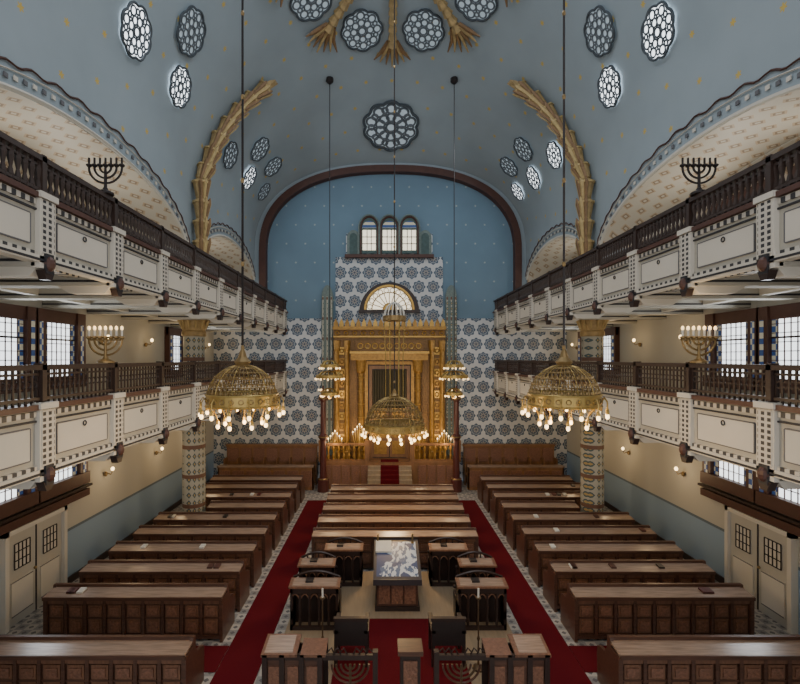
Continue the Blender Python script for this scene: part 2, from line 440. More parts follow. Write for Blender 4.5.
# ------------------------------------------------------------------ balconies
PIERS = [1.2 + 1.6 * i for i in range(13)]
YE = YB - .14
def balcony(s, zt, zb, up):
    w = MB(); X = s * BX; f = lambda d: s * (BX + d); WE = s * (WX - .01)
    w.box(f(0), f(.16), .3, YE, zb, zt, CREAM)
    w.box(f(.05), WE, .3, YE, zb + .18, zb + .42, CREAM)
    w.box(f(-.07), f(.2), .3, YE, zt - .03, zt + .04, BROWN)
    w.box(f(-.03), f(.0), .3, YE, zt - .12, zt - .05, DENT)
    w.box(f(-.03), f(.0), .3, YE, zt - .19, zt - .165, BLACK)
    w.box(f(-.07), f(.1), .3, YE, zb - .03, zb + .06, CREAM2)
    w.box(f(-.08), f(-.07), .3, YE, zb - .01, zb + .02, BLACK)
    w.box(f(-.04), f(.0), .3, YE, zb + .06, zb + .11, DENT)
    w.box(f(.5), f(.7), .3, YE, zb + .05, zb + .18, DENT)
    w.box(f(1.4), f(1.5), .3, YE, zb + .10, zb + .18, BROWN)
    w.box(f(2.4), f(2.6), .3, YE, zb - .02, zb + .18, CREAM2)
    for i, Y in enumerate(PIERS):
        if Y > YB - .3: continue
        w.box(f(-.07), f(.05), Y - .14, Y + .14, zb - .10, zt + .05, CREAM2)
        w.box(f(-.08), f(-.07), Y - .11, Y + .11, zb + .1, zt - .04, CHK)
        w.box(f(-.10), f(.02), Y - .16, Y + .16, zt - .02, zt + .06, CREAM2)
        w.box(f(-.10), f(-.07), Y - .07, Y + .07, zb - .16, zb + .1, BLACK)
        w.ball((f(-.085), Y, zb - .03), .075, BROWN, 1.4)
        w.prism([(Y - .10, zb - .12), (Y + .10, zb - .12), (Y + .05, zb - .24), (Y - .05, zb - .24)], 'x', f(-.09), f(.02), DARK)
        w.box(f(.0), WE, Y - .14, Y + .14, zb - .08, zb + .2, CREAM)
        w.box(f(.0), WE, Y - .15, Y + .15, zb - .02, zb + .015, BLACK)
        w.prism([(f(.0), zb - .08), (f(.9), zb - .08), (f(.7), zb - .2), (f(.1), zb - .2)], 'y', Y - .1, Y + .1, CREAM2)
        a0, a1 = Y + .24, Y + 1.36; z0, z1 = zb + .2, zt - .26
        if a1 < YE:
            w.box(f(-.02), f(0), a0, a1, z0, z1, CREAM2)
            for (p0, p1, q0, q1) in ((a0, a1, z0 - .012, z0 + .003), (a0, a1, z1 - .003, z1 + .012), (a0 - .012, a0 + .003, z0, z1), (a1 - .003, a1 + .012, z0, z1)):
                w.box(f(-.025), f(0), p0, p1, q0, q1, GRILLE)
            w.ring((f(-.03), (a0 + a1) / 2, z1 - .07), .035, .01, BLACK, 10, 4, (Vector((0, 1, 0)), Vector((0, 0, 1))))
            w.box(f(.25), f(2.2), Y + .35, Y + 1.25, zb + .165, zb + .185, CREAM2)
    w.obj('balcony')
    r = MB(); h = .56
    r.box(f(-.03), f(.09), .3, YE, zt + h - .07, zt + h, RAIL)
    r.box(f(.0), f(.06), .3, YE, zt + .09, zt + .13, RAIL)
    r.box(f(.01), f(.05), .3, YE, zt + h - .14, zt + h - .11, RAIL)
    y = .35; k = 0
    while y < YE - .05:
        if up:
            r.lathe((f(.03), y, zt + .04), [(.022, 0), (.042, .1), (.02, .2), (.044, .33), (.022, .46)], 5, RAIL)
        else:
            r.box(f(.02), f(.04), y - .014, y + .014, zt + .04, zt + h - .05, RAIL)
            r.ring((f(.03), y + .05, zt + .3), .045, .012, RAIL, 8, 3, (Vector((0, 1, 0)), Vector((0, 0, 1))))
        y += .11 if up else .10; k += 1
    for Y in PIERS:
        if Y < YB - .3: r.box(f(-.03), f(.09), Y - .04, Y + .04, zt + .065, zt + h + .02, RAIL)
    r.obj('balcony_railing')
for s in (-1, 1):
    balcony(s, 7.92, 7.08, True)
    balcony(s, 5.15, 4.28, False)

def column(s, Y, X=6.56):
    c = MB(); x = s * X
    def seg(z0, z1, r):
        c.lathe((x, Y, 0), [(r + .05, z0), (r + .05, z0 + .35), (r, z0 + .4), (r, z1 - .75)], 16, COLM)
        c.lathe((x, Y, 0), [(r, z1 - .75), (r + .05, z1 - .72), (r + .05, z1 - .6), (r + .02, z1 - .55), (r + .1, z1 - .12), (r + .14, z1 - .1), (r + .14, z1)], 16, GOLDP)
        for k in range(12):
            a = 2 * pi * k / 12
            c.tube([(x + (r + .03) * cos(a), Y + (r + .03) * sin(a), z1 - .5), (x + (r + .13) * cos(a), Y + (r + .13) * sin(a), z1 - .2), (x + (r + .16) * cos(a), Y + (r + .16) * sin(a), z1 - .25)], [.03, .05, .02], 5, GOLDH)
    seg(0, 4.45, .36); seg(4.71, 7.25, .33)
    c.obj('column')
for s in (-1, 1):
    column(s, 14.83); column(s, 5.2)

# ------------------------------------------------------------------ gold palm ribs on vault
for s in (-1, 1):
    r = MB()
    pts = [Vector((s * 6.12, 14.35, 8.3 + .25 * i)) for i in range(11)]
    n = 20
    for i in range(n + 1):
        t = i / n; X = 6.37 * cos(t * .78); Y = 14.3 + 1.3 * t
        p = Vector((s * X, Y, vz(X, Y)))
        nn = vn(s * X, Y); nn.y *= .3
        pts.append(p + nn.normalized() * .25)
    L = [0]
    for i in range(1, len(pts)): L.append(L[-1] + (pts[i] - pts[i - 1]).length)
    def at(d):
        for i in range(1, len(pts)):
            if d <= L[i]: return pts[i - 1].lerp(pts[i], (d - L[i - 1]) / max(1e-6, L[i] - L[i - 1]))
        return pts[-1]
    NS = 12; st = L[-1] / NS
    for i in range(NS):
        a = at(i * st); b2 = at((i + .85) * st); b3 = at((i + 1.1) * st); q = .21
        r.tube([a, b2, b3], [q * .75, q * 1.2, q * .6], 10, GOLDP)
        c3 = at((i + .8) * st); c4 = at((i + .9) * st)
        r.tube([c3, c4], [q * 1.32, q * 1.32], 10, GOLDH)
        tv = (b2 - a).normalized(); nn = Vector((-s, 0, 0)); nn = (nn - tv * nn.dot(tv)).normalized(); bb = tv.cross(nn)
        for k in range(-2, 3):
            an = k * .62; dv = nn * cos(an) + bb * sin(an)
            r.tube([a + dv * q * .6, b2 + dv * q * 1.1, b3 + dv * q * 1.35], [.05, .075, .015], 5, GOLDH if k % 2 else GOLDD)
    tip = at(L[-1]); d = (at(L[-1]) - at(L[-1] - .4)).normalized()
    for k in range(3):
        off = Vector((0, 1, .2)).normalized() * (k - 1) * .12
        r.tube([tip, tip + d * .2 + off * .7, tip + d * .4 + off * 1.3 + vn(tip.x, tip.y) * .05], [.14, .10, .02], 5, GOLDP)
    r.lathe((s * 6.12, 14.35, 7.9), [(.26, 0), (.26, .15), (.2, .3), (.25, .5)], 10, GOLDP)
    r.obj('palm_rib')

# ------------------------------------------------------------------ rosette windows
wi = [3]
def rosette(X, Y, R, g, fr=GREYF, lobes=8):
    N = vn(X, Y); c0 = Vector((X, Y, vz(X, Y))) + N * .06
    U = Vector((0, 1, 0)); U = (U - N * U.dot(N)).normalized(); V = N.cross(U)
    def P(r, a, h=0): return c0 + U * r * cos(a) + V * r * sin(a) + N * h
    mb = MB(); n = 64
    rr = lambda a: R * (.90 + .10 * abs(cos(a * lobes / 2)))
    vs = [c0] + [P(rr(2 * pi * i / n), 2 * pi * i / n) for i in range(n)]
    mb.add(vs, [(0, 1 + i, 1 + (i + 1) % n) for i in range(n)], g)
    if g is GLASSD: fr = GREYL
    mb.tube([P(rr(2 * pi * i / n), 2 * pi * i / n, .02) for i in range(n)], R * .055, 5, GREYF, True)
    def rg(r, a, q, th):
        mb.ring(P(r, a, .02), q, th, fr, 14, 4, (U, V))
    rg(0, 0, R * .17, R * .04)
    for i in range(lobes):
        a = 2 * pi * i / lobes
        rg(R * .40, a, R * .155, R * .04)
        rg(R * .73, a, R * .17, R * .04)
        a2 = a + pi / lobes
        rg(R * .70, a2, R * .10, R * .04)
        mb.tube([P(R * .17, a2, .02), P(R * .60, a2, .02)], R * .03, 4, fr)
    o = mb.obj('window_%d' % wi[0]); wi[0] += 1
    return o
for s in (-1, 1):
    rosette(s * 6.03, 10.3, .56, GLASS); rosette(s * 5.5, 12.0, .58, GLASSD); rosette(s * 6.0, 12.45, .52, GLASS)
    rosette(s * 5.92, 16.3, .48, GLASS if s > 0 else GLASSD); rosette(s * 5.25, 17.8, .5, GLASSD); rosette(s * 5.83, 18.3, .48, GLASS)
    rosette(s * 5.7, 20.05, .42, GLASS if s > 0 else GLASSD); rosette(s * 5.1, 19.3, .48, GLASSD)
rosette(0, 19.4, 1.2, GLASSD, lobes=10)
for k in range(8):
    a = pi / 8 + k * pi / 4
    rosette(2.8 * cos(a), 13 + 2.8 * sin(a), .72, GLASSD)

r = MB()
for k in range(8):
    a = k * pi / 4; D = Vector((cos(a), sin(a), 0)); T = Vector((-sin(a), cos(a), 0))
    def P(d, t, h=.1):
        q = D * d + T * t; X, Y = q.x, 13 + q.y
        return Vector((X, Y, vz(X, Y))) + vn(X, Y) * h
    for j in range(9):
        d0 = .7 + j * .27
        r.tube([P(d0, 0), P(d0 + .31, 0)], [.09, .17], 6, GOLDP)
    for j in range(-3, 4):
        r.tube([P(3.0, j * .05), P(3.35, j * .13), P(3.85 - abs(j) * .10, j * .23, .2)], [.07, .075, .02], 5, GOLDD if j % 2 else GOLDP)
r.ring((0, 13, vz(0, 13) - .1), .8, .1, GOLDP, 24, 6)
r.ring((0, 13, vz(0, 13) - .1), .45, .07, GOLDP, 20, 6)
r.obj('ceiling_medallion')

# ------------------------------------------------------------------ chandeliers
def chandelier(X, Y, zr, R, ztop, nb, en, crown=None, B=.032):
    c = MB(); P = lambda r, a, z: (X + r * cos(a), Y + r * sin(a), z); H = R * 1.0
    c.tube([(X, Y, ztop), (X, Y, zr + H)], .018, 5, IRON)
    c.lathe((X, Y, ztop - .15), [(.05, 0), (.12, .08), (.12, .15)], 10, BRASS)
    z = zr + R * 1.5
    while z < ztop - 1: c.ball((X, Y, z), .03, BRASS, 1.6, 6); z += 1.3
    c.lathe((X, Y, zr + H * .93), [(.02, 0), (.10, .02), (.13, .08), (.07, .15), (.04, .24), (.02, .28)], 12, BRASS)
    nr = 36
    for i in range(nr):
        a = 2 * pi * i / nr
        c.tube([P(R * sin(t * pi / 16) if t else .05, a, zr + H * cos(t * pi / 16)) for t in range(9)], R * .013, 4, GOLD if i % 3 == 0 else BRASS)
        a += pi / nr
        # pierced leaf plates between the ribs
        for t in (4.6, 5.8, 7.0):
            rr_, zz = R * sin(t * pi / 16), zr + H * cos(t * pi / 16)
            c.ball(P(rr_, a, zz), R * .035, BRASS, 1.4, 5)
    for t in (1.2, 2.4, 3.6, 4.8, 6.2, 7.2):
        c.ring((X, Y, zr + H * cos(t * pi / 16)), R * sin(t * pi / 16), R * .015, BRASS, 28, 4)
    c.lathe((X, Y, zr), [(R, -.10), (R + .015, -.10), (R + .015, .05), (R, .05)], 40, GOLD)
    for i in range(24):
        a = 2 * pi * i / 24
        c.ring(P(R + .018, a, zr - .025), .035, .008, BRASS, 8, 3, (Vector((-sin(a), cos(a), 0)), Vector((0, 0, 1))))
    for i in range(48):
        a = 2 * pi * i / 48
        c.tube([P(R + .01, a, zr - .10), P(R + .01, a, zr - .17)], .007, 4, GOLD)
    c.ring((X, Y, zr + .06), R + .015, .016, GOLD, 40, 5); c.ring((X, Y, zr - .11), R + .015, .018, GOLD, 40, 5)
    for i in range(nb):
        a = 2 * pi * (i + .5) / nb
        c.tube([P(R, a, zr - .05), P(R + .06, a, zr + .02), P(R + .1, a, zr - .04), P(R + .1, a, zr - .16)], .01, 4, GOLD)
        c.lathe(P(R + .1, a, zr - .21), [(.03, 0), (.026, .05), (.012, .07)], 6, GOLD)
        c.ball(P(R + .1, a, zr - .245), B, BULB, 1.3)
    for i in range(nb // 2):
        a = 2 * pi * i / (nb // 2)
        c.tube([P(R * .98, a, zr - .1), P(R * .75, a, zr - .25), P(R * .7, a, zr - .34)], .01, 4, GOLD)
        c.lathe(P(R * .7, a, zr - .39), [(.03, 0), (.026, .05), (.012, .07)], 6, GOLD)
        c.ball(P(R * .7, a, zr - .425), B, BULB, 1.3)
    if crown:
        q = R * .36
        for i in range(14):
            a = 2 * pi * i / 14
            c.tube([P(q * sin(t * pi / 8) if t else .03, a, crown + q * 1.5 * cos(t * pi / 8)) for t in range(5)], .02, 4, PAPER)
        c.lathe((X, Y, crown), [(q, -.08), (q + .03, -.08), (q + .03, .06), (q, .06)], 24, BRASS)
        for i in range(6):
            a = 2 * pi * i / 6
            c.tube([P(q, a, crown), P(R * .3, a, (crown + zr + R) / 2 + .1), P(R * .3, a, zr + H * .95)], .012, 4, GOLD)
    o = c.obj('chandelier')
    light('chandelier_light', 'POINT', (X, Y, zr - .55), en, WARM, .35, parent=o)
for s in (-1, 1):
    chandelier(s * 2.5, 7.0, 5.18, .52, vz(2.5, 7), 14, 105, B=.03)
chandelier(0, 13, 3.85, .84, vz(0, 13), 20, 210, crown=6.95, B=.042)
def pendant(X, Y, z):
    c = MB(); P = lambda r, a, z: (X + r * cos(a), Y + r * sin(a), z)
    zt = vz(X, Y)
    c.tube([(X, Y, zt), (X, Y, z - 1.2)], .015, 5, IRON)
    c.lathe((X, Y, zt - .2), [(.06, 0), (.14, .08), (.14, .2)], 10, IRON)
    for (R, zz, nb) in ((.34, z - .1, 8), (.5, z - .5, 12), (.3, z - 1.15, 8)):
        c.lathe((X, Y, zz), [(R, -.06), (R + .02, -.06), (R + .02, .06), (R, .06)], 24, GOLD)
        for i in range(nb):
            a = 2 * pi * i / nb
            c.tube([P(.02, a, zz + .2), P(R * .6, a, zz + .17), P(R, a, zz)], .022, 4, GOLD)
            c.ball(P(R + .04, a, zz - .09), .036, BULBS, 1.2, 6)
    c.ball((X, Y, z - 1.25), .1, GOLD)
    o = c.obj('pendant_lamp')
    light('pendant_light', 'POINT', (X, Y, z - 1.6), 55, WARM, .3, parent=o)
pendant(-2.35, 17, 5.6); pendant(2.35, 17, 5.6)

def menorah(X, Y, z, W, H, lit, mat):
    c = MB()
    c.lathe((X, Y, z), [(.13, 0), (.13, .03), (.05, .07), (.025, .12), (.022, H * .6), (.04, H * .62), (.02, H * .66), (.018, H - .12)], 10, mat)
    zt = z + H - .12
    for k in (1, 2, 3):
        R = W / 2 * k / 3
        c.tube([(X - R * cos(pi * i / 14), Y, zt - R * .95 * sin(pi * i / 14)) for i in range(15)], .018, 5, mat)
    for k in range(-3, 4):
        x = X + W / 2 * k / 3
        c.lathe((x, Y, zt), [(.015, 0), (.045, .03), (.045, .05), (.02, .06)], 8, mat)
        c.lathe((x, Y, zt + .05), [(.018, 0), (.018, .11)], 6, PAPER if lit else mat)
        if lit: c.ball((x, Y, zt + .19), .026, BULBS, 1.5, 6)
    if lit: c.box(X - W / 2, X + W / 2, Y - .012, Y + .012, zt - .015, zt + .01, mat)
    o = c.obj('menorah')
    if lit: light('menorah_light', 'POINT', (X, Y, z + H + .3), 9, WARM, .1, parent=o)
for s in (-1, 1):
    menorah(s * (BX + .03), 7.4, 5.72, .54, .50, True, BRASS)
    menorah(s * (BX + .03), 7.4, 8.49, .54, .56, False, IRON)

# ------------------------------------------------------------------ side windows, doors
wn = [30]; dn = [1]
def window(s, y0, y1, z0, z1):
    c = MB(); X = lambda d: s * (WX - .002 - d)
    c.box(X(0), X(.05), y0 - .3, y1 + .3, z0 - .25, z1 + .3, BROWN)
    c.box(X(0.05), X(.07), y0, y1, z0, z1, GLASS)
    for ya, yb in ((y0, y0 + .15), (y1 - .15, y1)):
        c.box(X(.07), X(.08), ya, yb, z0, z1, STAIN)
    for ya in (y0 - .3, y1): c.box(X(.05), X(.18), ya, ya + .3, z0 - .25, z1 + .3, BROWN)
    for ya in (y0 - .2, y1 + .1): c.box(X(.18), X(.19), ya, ya + .1, z0, z1, STAIN)
    c.box(X(.05), X(.22), y0 - .32, y1 + .32, z0 - .3, z0 - .0, BROWN)
    c.box(X(.05), X(.14), y0 - .3, y1 + .3, z1, z1 + .3, BROWN)
    c.box(X(.08), X(.10), y0, y1, z1 - .42, z1 - .38, DARK)
    n = 7
    for i in range(1, n):
        y = y0 + (y1 - y0) * i / n
        c.box(X(.07), X(.085), y - .01, y + .01, z0, z1, BROWN)
    k = z0 + .2
    while k < z1: c.box(X(.07), X(.085), y0, y1, k - .008, k + .008, BROWN); k += .2
    c.obj('window_%d' % wn[0]); wn[0] += 1
def door(s, y0, y1):
    c = MB(); X = lambda d: s * (WX - .002 - d)
    c.box(X(0), X(.07), y0, y1, 0, 2.0, CREAM)
    c.box(X(0), X(.15), y0 - .1, y0, 0, 2.1, CREAM2); c.box(X(0), X(.15), y1, y1 + .1, 0, 2.1, CREAM2)
    c.box(X(0), X(.15), y0 - .1, y1 + .1, 2.0, 2.1, CREAM2)
    m_ = (y0 + y1) / 2
    for a, b2 in ((y0, m_), (m_, y1)):
        c.box(X(.07), X(.1), a + .12, b2 - .12, .2, .95, CREAM2)
        for (p, q) in ((.2, .22), (.93, .95)): c.box(X(.1), X(.105), a + .12, b2 - .12, p, q, GRILLE)
        c.box(X(.07), X(.09), a + .2, b2 - .2, 1.2, 1.75, CREAM2)
        for i in range(5):
            y = a + .2 + (b2 - a - .4) * i / 4
            c.box(X(.09), X(.105), y - .01, y + .01, 1.2, 1.75, IRON)
        for k in (1.2, 1.38, 1.57, 1.75): c.box(X(.09), X(.105), a + .2, b2 - .2, k - .01, k + .01, IRON)
    c.box(X(.07), X(.09), m_ - .012, m_ + .012, 0, 2, BLACK)
    c.ball((X(.14), m_ - .1, 1.02), .035, BRASS)
    c.obj('door_%d' % dn[0]); dn[0] += 1
for s in (-1, 1):
    for (a, b2) in ((10.55, 11.65), (8.9, 10.0), (7.2, 8.3), (16.9, 17.8), (18.6, 19.5)):
        window(s, a, b2, 5.35, 6.65)
    for (a, b2) in ((10.6, 11.75), (8.9, 10.0), (7.2, 8.3)):
        window(s, a, b2, 2.78, 3.75)
    for (a, b2) in ((8.0, 9.2), (10.3, 11.5), (17.3, 18.5)):  # unseen upper gallery windows, added as a source for light on the soffit
        window(s, a, b2, 8.2, 9.5)
        light('window_daylight', 'AREA', (s * (WX - .35), (a + b2) / 2, 8.9), 24, (1, .93, .82), 1.1, (0, s * pi * .62, 0))  # added fill lamp that brightens the lunette soffit from behind the railing
    door(s, 9.55, 11.2); door(s, 7.2, 8.8)
    t = MB()
    t.box(s * (WX - .003), s * (WX - .16), 6.5, 12.15, 2.12, 2.30, BROWN)
    t.box(s * (WX - .003), s * (WX - .2), 6.5, 12.2, 2.36, 2.42, DARK)
    t.obj('trim_%d' % (4 if s < 0 else 5))
    t = MB()
    t.box(s * (WX - .003), s * (WX - .04), 11.4, YB, 0, .18, DARK)
    t.obj('baseboard_' + ('left' if s < 0 else 'right'))

def sconce(X, Y, z, s, en):
    c = MB()
    c.lathe((X, Y, z - .12), [(.02, 0), (.05, .04), (.05, .1), (.02, .14)], 8, BRASS)
    c.tube([(X, Y, z), (X - s * .15, Y, z - .06), (X - s * .2, Y, z + .04)], .014, 5, BRASS)
    c.ball((X - s * .2, Y, z + .1), .05, BULB, 1.2, 8)
    o = c.obj('wall_sconce')
    light('sconce_light', 'POINT', (X - s * .8, Y, z + .12), en, WARM, .25, parent=o)
for s in (-1, 1):
    for Y in (13.0, 15.9, 18.6): sconce(s * (WX - .06), Y, 2.5, s, 18)
    for Y in (12.8, 15.2, 20.2): sconce(s * (WX - .06), Y, 6.3, s, 10)

# ------------------------------------------------------------------ pews
def pewmesh(W):
    c = MB(); h = .95
    c.box(0, W, .10, .16, .05, h - .05, WOOD)
    c.box(.02, W - .02, .06, .10, .06, .14, WOOD); c.box(.02, W - .02, .06, .10, h - .18, h - .06, WOODL)
    n = max(3, round(W / .40)); st = (W - .04) / n
    for i in range(n + 1):
        x = .02 + i * st; c.box(x - .03, x + .03, .05, .10, .06, h - .06, WOOD)
    for i in range(n):
        x0 = .02 + i * st + .03; x1 = .02 + (i + 1) * st - .03
        for (za, zb) in ((.17, .46), (.50, h - .21)):
            c.box(x0 + .03, x1 - .03, .075, .10, za, zb, WOODL)
            c.box(x0 + .07, x1 - .07, .055, .08, za + .045, zb - .045, CARV)
        c.box(x0, x1, .07, .10, .465, .495, WOOD)
    c.prism([(0, h - .05), (.36, h + .0), (.36, h + .035), (0, h - .015)], 'x', -.02, W + .02, WOODT)
    c.box(-.02, W + .02, -.005, .02, h - .08, h - .012, WOOD)
    c.prism([(.34, h - .02), (.40, h - .02), (.40, h + .09), (.34, h + .09)], 'x', -.02, W + .02, WOOD)
    c.box(.02, W - .02, .16, .36, .6, .63, WOOD)
    c.box(0, W, .37, .40, .3, h, WOODL)
    c.box(.02, W - .02, .40, .78, .42, .46, WOODL)
    c.box(.02, W - .02, .42, .45, .05, .42, WOOD)
    for x in (-.03, W - .03):
        c.prism([(.04, 0), (.78, 0), (.80, .46), (.78, .62), (.68, .66), (.52, .68), (.44, .80), (.42, h + .08), (.33, h + .08), (.30, h - .06), (.04, h - .07)], 'x', x, x + .06, WOOD)
    return c.mesh('pew')
P39 = pewmesh(3.6); P24 = pewmesh(2.42); PC = pewmesh(4.5)
for i in range(9):
    Y = 9.13 + 1.1 * i
    short = (i == 5)
    for s in (-1, 1):
        me = P24 if short else P39; W = 2.42 if short else 3.6
        inst('pew', me, (3.62 if s > 0 else -3.62 - W, Y, 0))
for s in (-1, 1): inst('pew', P39, (3.58 if s > 0 else -7.18, 7.34, 0))
for i in range(5): inst('pew', PC, (-2.25, 12.25 + 1.08 * i, 0))
books = MB()
for i in range(34):
    s = random.choice((-1, 1)); r_ = random.randint(0, 7); Y = 9.13 + 1.1 * r_ + .12
    if r_ == 5: continue
    X = s * random.uniform(3.9, 6.9)
    zt = .955
    books.prism([(Y, zt), (Y + .16, zt + .022), (Y + .16, zt + .055), (Y, zt + .033)], 'x', X, X + .12, random.choice((BROWN, LEATH, REDW, PAPER)))
books.obj('prayer_books')

for (a, b2, c0, c1) in ((-3.4, -2.62, 5, 18.3), (2.62, 3.4, 5, 18.3), (-4.6, -3.41, 8.3, 9.05), (3.41, 4.6, 8.3, 9.05)):
    t = MB(); t.box(a, b2, c0, c1, 0, .015, CARPET); t.obj('carpet_runner')
# ------------------------------------------------------------------ bimah
t = MB()
t.box(-2.35, 2.35, 6.9, 11.95, 0, .14, TANW)
t.box(-2.38, 2.38, 6.87, 6.9, 0, .13, WOOD)
t.obj('bimah_platform', bevel=.01)
t = MB(); t.box(-1.22, 1.22, 7.5, 9.75, .14, .155, CARPET); t.obj('carpet')
Z0 = .14
c = MB()
c.box(-.5, .5, 10.05, 11.15, Z0, Z0 + .1, DARK)
c.box(-.46, .46, 10.1, 11.1, Z0 + .1, Z0 + .62, WOOD)
for i in range(3): c.box(-.42 + i * .29, -.42 + i * .29 + .25, 10.08, 10.1, Z0 + .15, Z0 + .56, CARV)
c.prism([(10.0, Z0 + .62), (11.2, Z0 + .62), (11.2, Z0 + 1.12), (10.0, Z0 + .72)], 'x', -.52, .52, DARK)
c.prism([(9.98, Z0 + .725), (11.2, Z0 + 1.125), (11.2, Z0 + 1.15), (9.98, Z0 + .75)], 'x', -.54, .54, CLOTH)
c.box(-.54, .54, 9.965, 9.98, Z0 + .62, Z0 + .75, CLOTH)
c.box(-.56, .56, 11.2, 11.24, Z0 + .4, Z0 + 1.2, DARK)
c.prism([(10.75, Z0 + 1.01), (11.1, Z0 + 1.12), (11.1, Z0 + 1.16), (10.75, Z0 + 1.05)], 'x', -.50, -.12, PAPER)
for k in (-.45, .4): c.lathe((k, 11.1, Z0 + 1.1), [(.05, 0), (.02, .05), (.02, .2), (.04, .22)], 8, BRASS)
c.obj('reading_table')
c = MB()
c.box(-.4, .4, 11.5, 11.8, Z0, Z0 + .95, WOOD)
c.prism([(11.4, Z0 + .92), (11.85, Z0 + 1.06), (11.85, Z0 + 1.1), (11.4, Z0 + .96)], 'x', -.5, .5, WOODT)
c.box(-.3, .3, 11.48, 11.5, Z0 + .1, Z0 + .85, CARV)
c.obj('lectern')
def seatdesk(x, Y, W):
    c = MB(); h = .92
    c.box(0, W, .0, .05, 0, .08, DARK); c.box(0, W, 0, .05, h - .16, h - .04, DARK)
    n = max(2, round(W / .2)); st = W / n
    for i in range(n + 1):
        c.lathe((min(max(i * st, .03), W - .03), .025, .08), [(.025, 0), (.035, .1), (.02, .2), (.035, .4), (.025, .68)], 6, DARK)
    for i in range(n):
        c.tube([(i * st + st * k / 6, .025, h - .30 + .12 * sin(pi * k / 6)) for k in range(7)], .016, 4, WOODL)
    c.prism([(-.04, h - .04), (.30, h - .0), (.30, h + .035), (-.04, h - .005)], 'x', -.03, W + .03, WOODL)
    c.prism([(.0, h - .0), (.27, h + .034), (.27, h + .04), (.0, h + .006)], 'x', .04, W - .04, WOODT)
    c.box(0, W, .30, .34, 0, h + .0, DARK)
    c.tube([(W * k / 12, .36, h + .02 + .12 * sin(pi * k / 12)) for k in range(13)], .028, 5, DARK)
    for k in range(1, 6): c.tube([(W * k / 6, .36, h), (W * k / 6, .36, h + .12 * sin(pi * k / 6))], .016, 4, DARK)
    c.box(0, W, .36, .70, .4, .45, LEATH); c.box(0, W, .38, .42, 0, .4, DARK)
    for xx in (0, W - .05):
        c.box(xx, xx + .05, 0, .72, 0, .5, DARK); c.box(xx, xx + .05, .0, .36, 0, h - .02, DARK)
        c.ball((xx + .025, .70, .56), .04, DARK)
    c.box(W * .3, W * .3 + .16, .1, .25, h + .02, h + .06, LEATH)
    c.obj('desk_bench', (x, Y, Z0))
for (x, Y, W) in ((-2.25, 9.35, 1.0), (1.25, 9.35, 1.0), (-2.25, 10.3, .8), (1.45, 10.3, .8), (-1.75, 11.15, .9), (.85, 11.15, .9)):
    seatdesk(x, Y, W)
def frontdesk(x, W, m):
    c = MB(); h = .9
    F = (lambda a: a) if m > 0 else (lambda a: W - a)
    def bx(a, b2, *r): c.box(F(a), F(b2), *r)
    bx(0, W, 0, .06, 0, .12, DARK); bx(0, W, 0, .06, h - .08, h, DARK)
    bx(0, W * .5, .02, .04, .1, h, WOOD)
    for a in (.04, W * .17, W * .34, W * .5): bx(a - .04, a + .04, -.02, .08, 0, h + .02, DARK)
    for i in range(3): bx(.1 + i * W * .165, .1 + i * W * .165 + .17, .0, .02, .2, h - .18, CARV)
    xm = F(W * .76); zt = .74
    c.tube([(xm, .03, .12), (xm, .03, zt)], .022, 5, BRASSD)
    for k in (1, 2, 3, 4):
        R = .075 * k
        c.tube([(xm - R * cos(pi * i / 12), .03, zt - R * sin(pi * i / 12)) for i in range(13)], .018, 5, BRASSD if k % 2 else WOOD)
    for sg in (-1, 1):
        for k in range(3):
            c.tube([(xm + sg * (.05 + .1 * k), .03, h), (xm + sg * (.10 + .1 * k), .03, h + .10), (xm + sg * (.16 + .1 * k), .03, h + .04)], .014, 4, DARK)
    bx(W - .08, W, -.02, .08, 0, h + .06, DARK)
    c.prism([(-.02, h - .02), (.44, h + .05), (.44, h + .08), (-.02, h + .02)], 'x', F(-.02), F(W * .30), WOODL)
    c.prism([(.02, h + .02), (.40, h + .077), (.40, h + .084), (.02, h + .03)], 'x', F(.03), F(W * .26), WOODT)
    c.prism([(-.02, h - .02), (.34, h + .04), (.34, h + .07), (-.02, h + .02)], 'x', F(W * .33), F(W * .55), WOODL)
    bx(0, W * .55, .30, .33, 0, h, DARK)
    c.obj('balustrade', (x, 7.2, Z0))
frontdesk(-2.25, 1.85, 1); frontdesk(.5, 1.85, -1)
c = MB(); X = .12
c.box(X - .16, X + .16, 7.15, 7.4, Z0, Z0 + .95, DARK); c.box(X - .2, X + .2, 7.1, 7.45, Z0 + .95, Z0 + 1.02, WOOD)
c.box(X - .11, X + .11, 7.13, 7.15, Z0 + .1, Z0 + .85, CARV); c.obj('newel_post')
def armchair(X, Y):
    c = MB(); w = .28
    for sx in (-1, 1):
        for sy in (-1, 1): c.box(sx * w - .03, sx * w + .03, sy * .26 - .03, sy * .26 + .03, 0, .62 if sy > 0 else .8, DARK)
        c.box(sx * w - .04, sx * w + .04, -.3, .3, .62, .67, DARK)
    c.box(-w, w, -.26, .28, .38, .46, LEATH)
    c.box(-w - .02, w + .02, -.3, -.24, .40, .85, LEATH); c.box(-w - .04, w + .04, -.31, -.23, .84, .9, DARK)
    c.obj('armchair', (X, Y, Z0 + .015))
armchair(-.9, 8.5); armchair(.88, 8.5)
def candlestand(X, Y, z):
    c = MB()
    c.lathe((X, Y, z), [(.11, 0), (.11, .03), (.02, .08), (.014, .5), (.03, .55), (.014, .6), (.012, 1.25), (.05, 1.28), (.05, 1.3)], 10, BRASSD)
    c.lathe((X, Y, z + 1.3), [(.018, 0), (.018, .16)], 8, PAPER)
    c.obj('candle_stand')
candlestand(-1.42, 8.2, Z0); candlestand(1.42, 8.2, Z0)

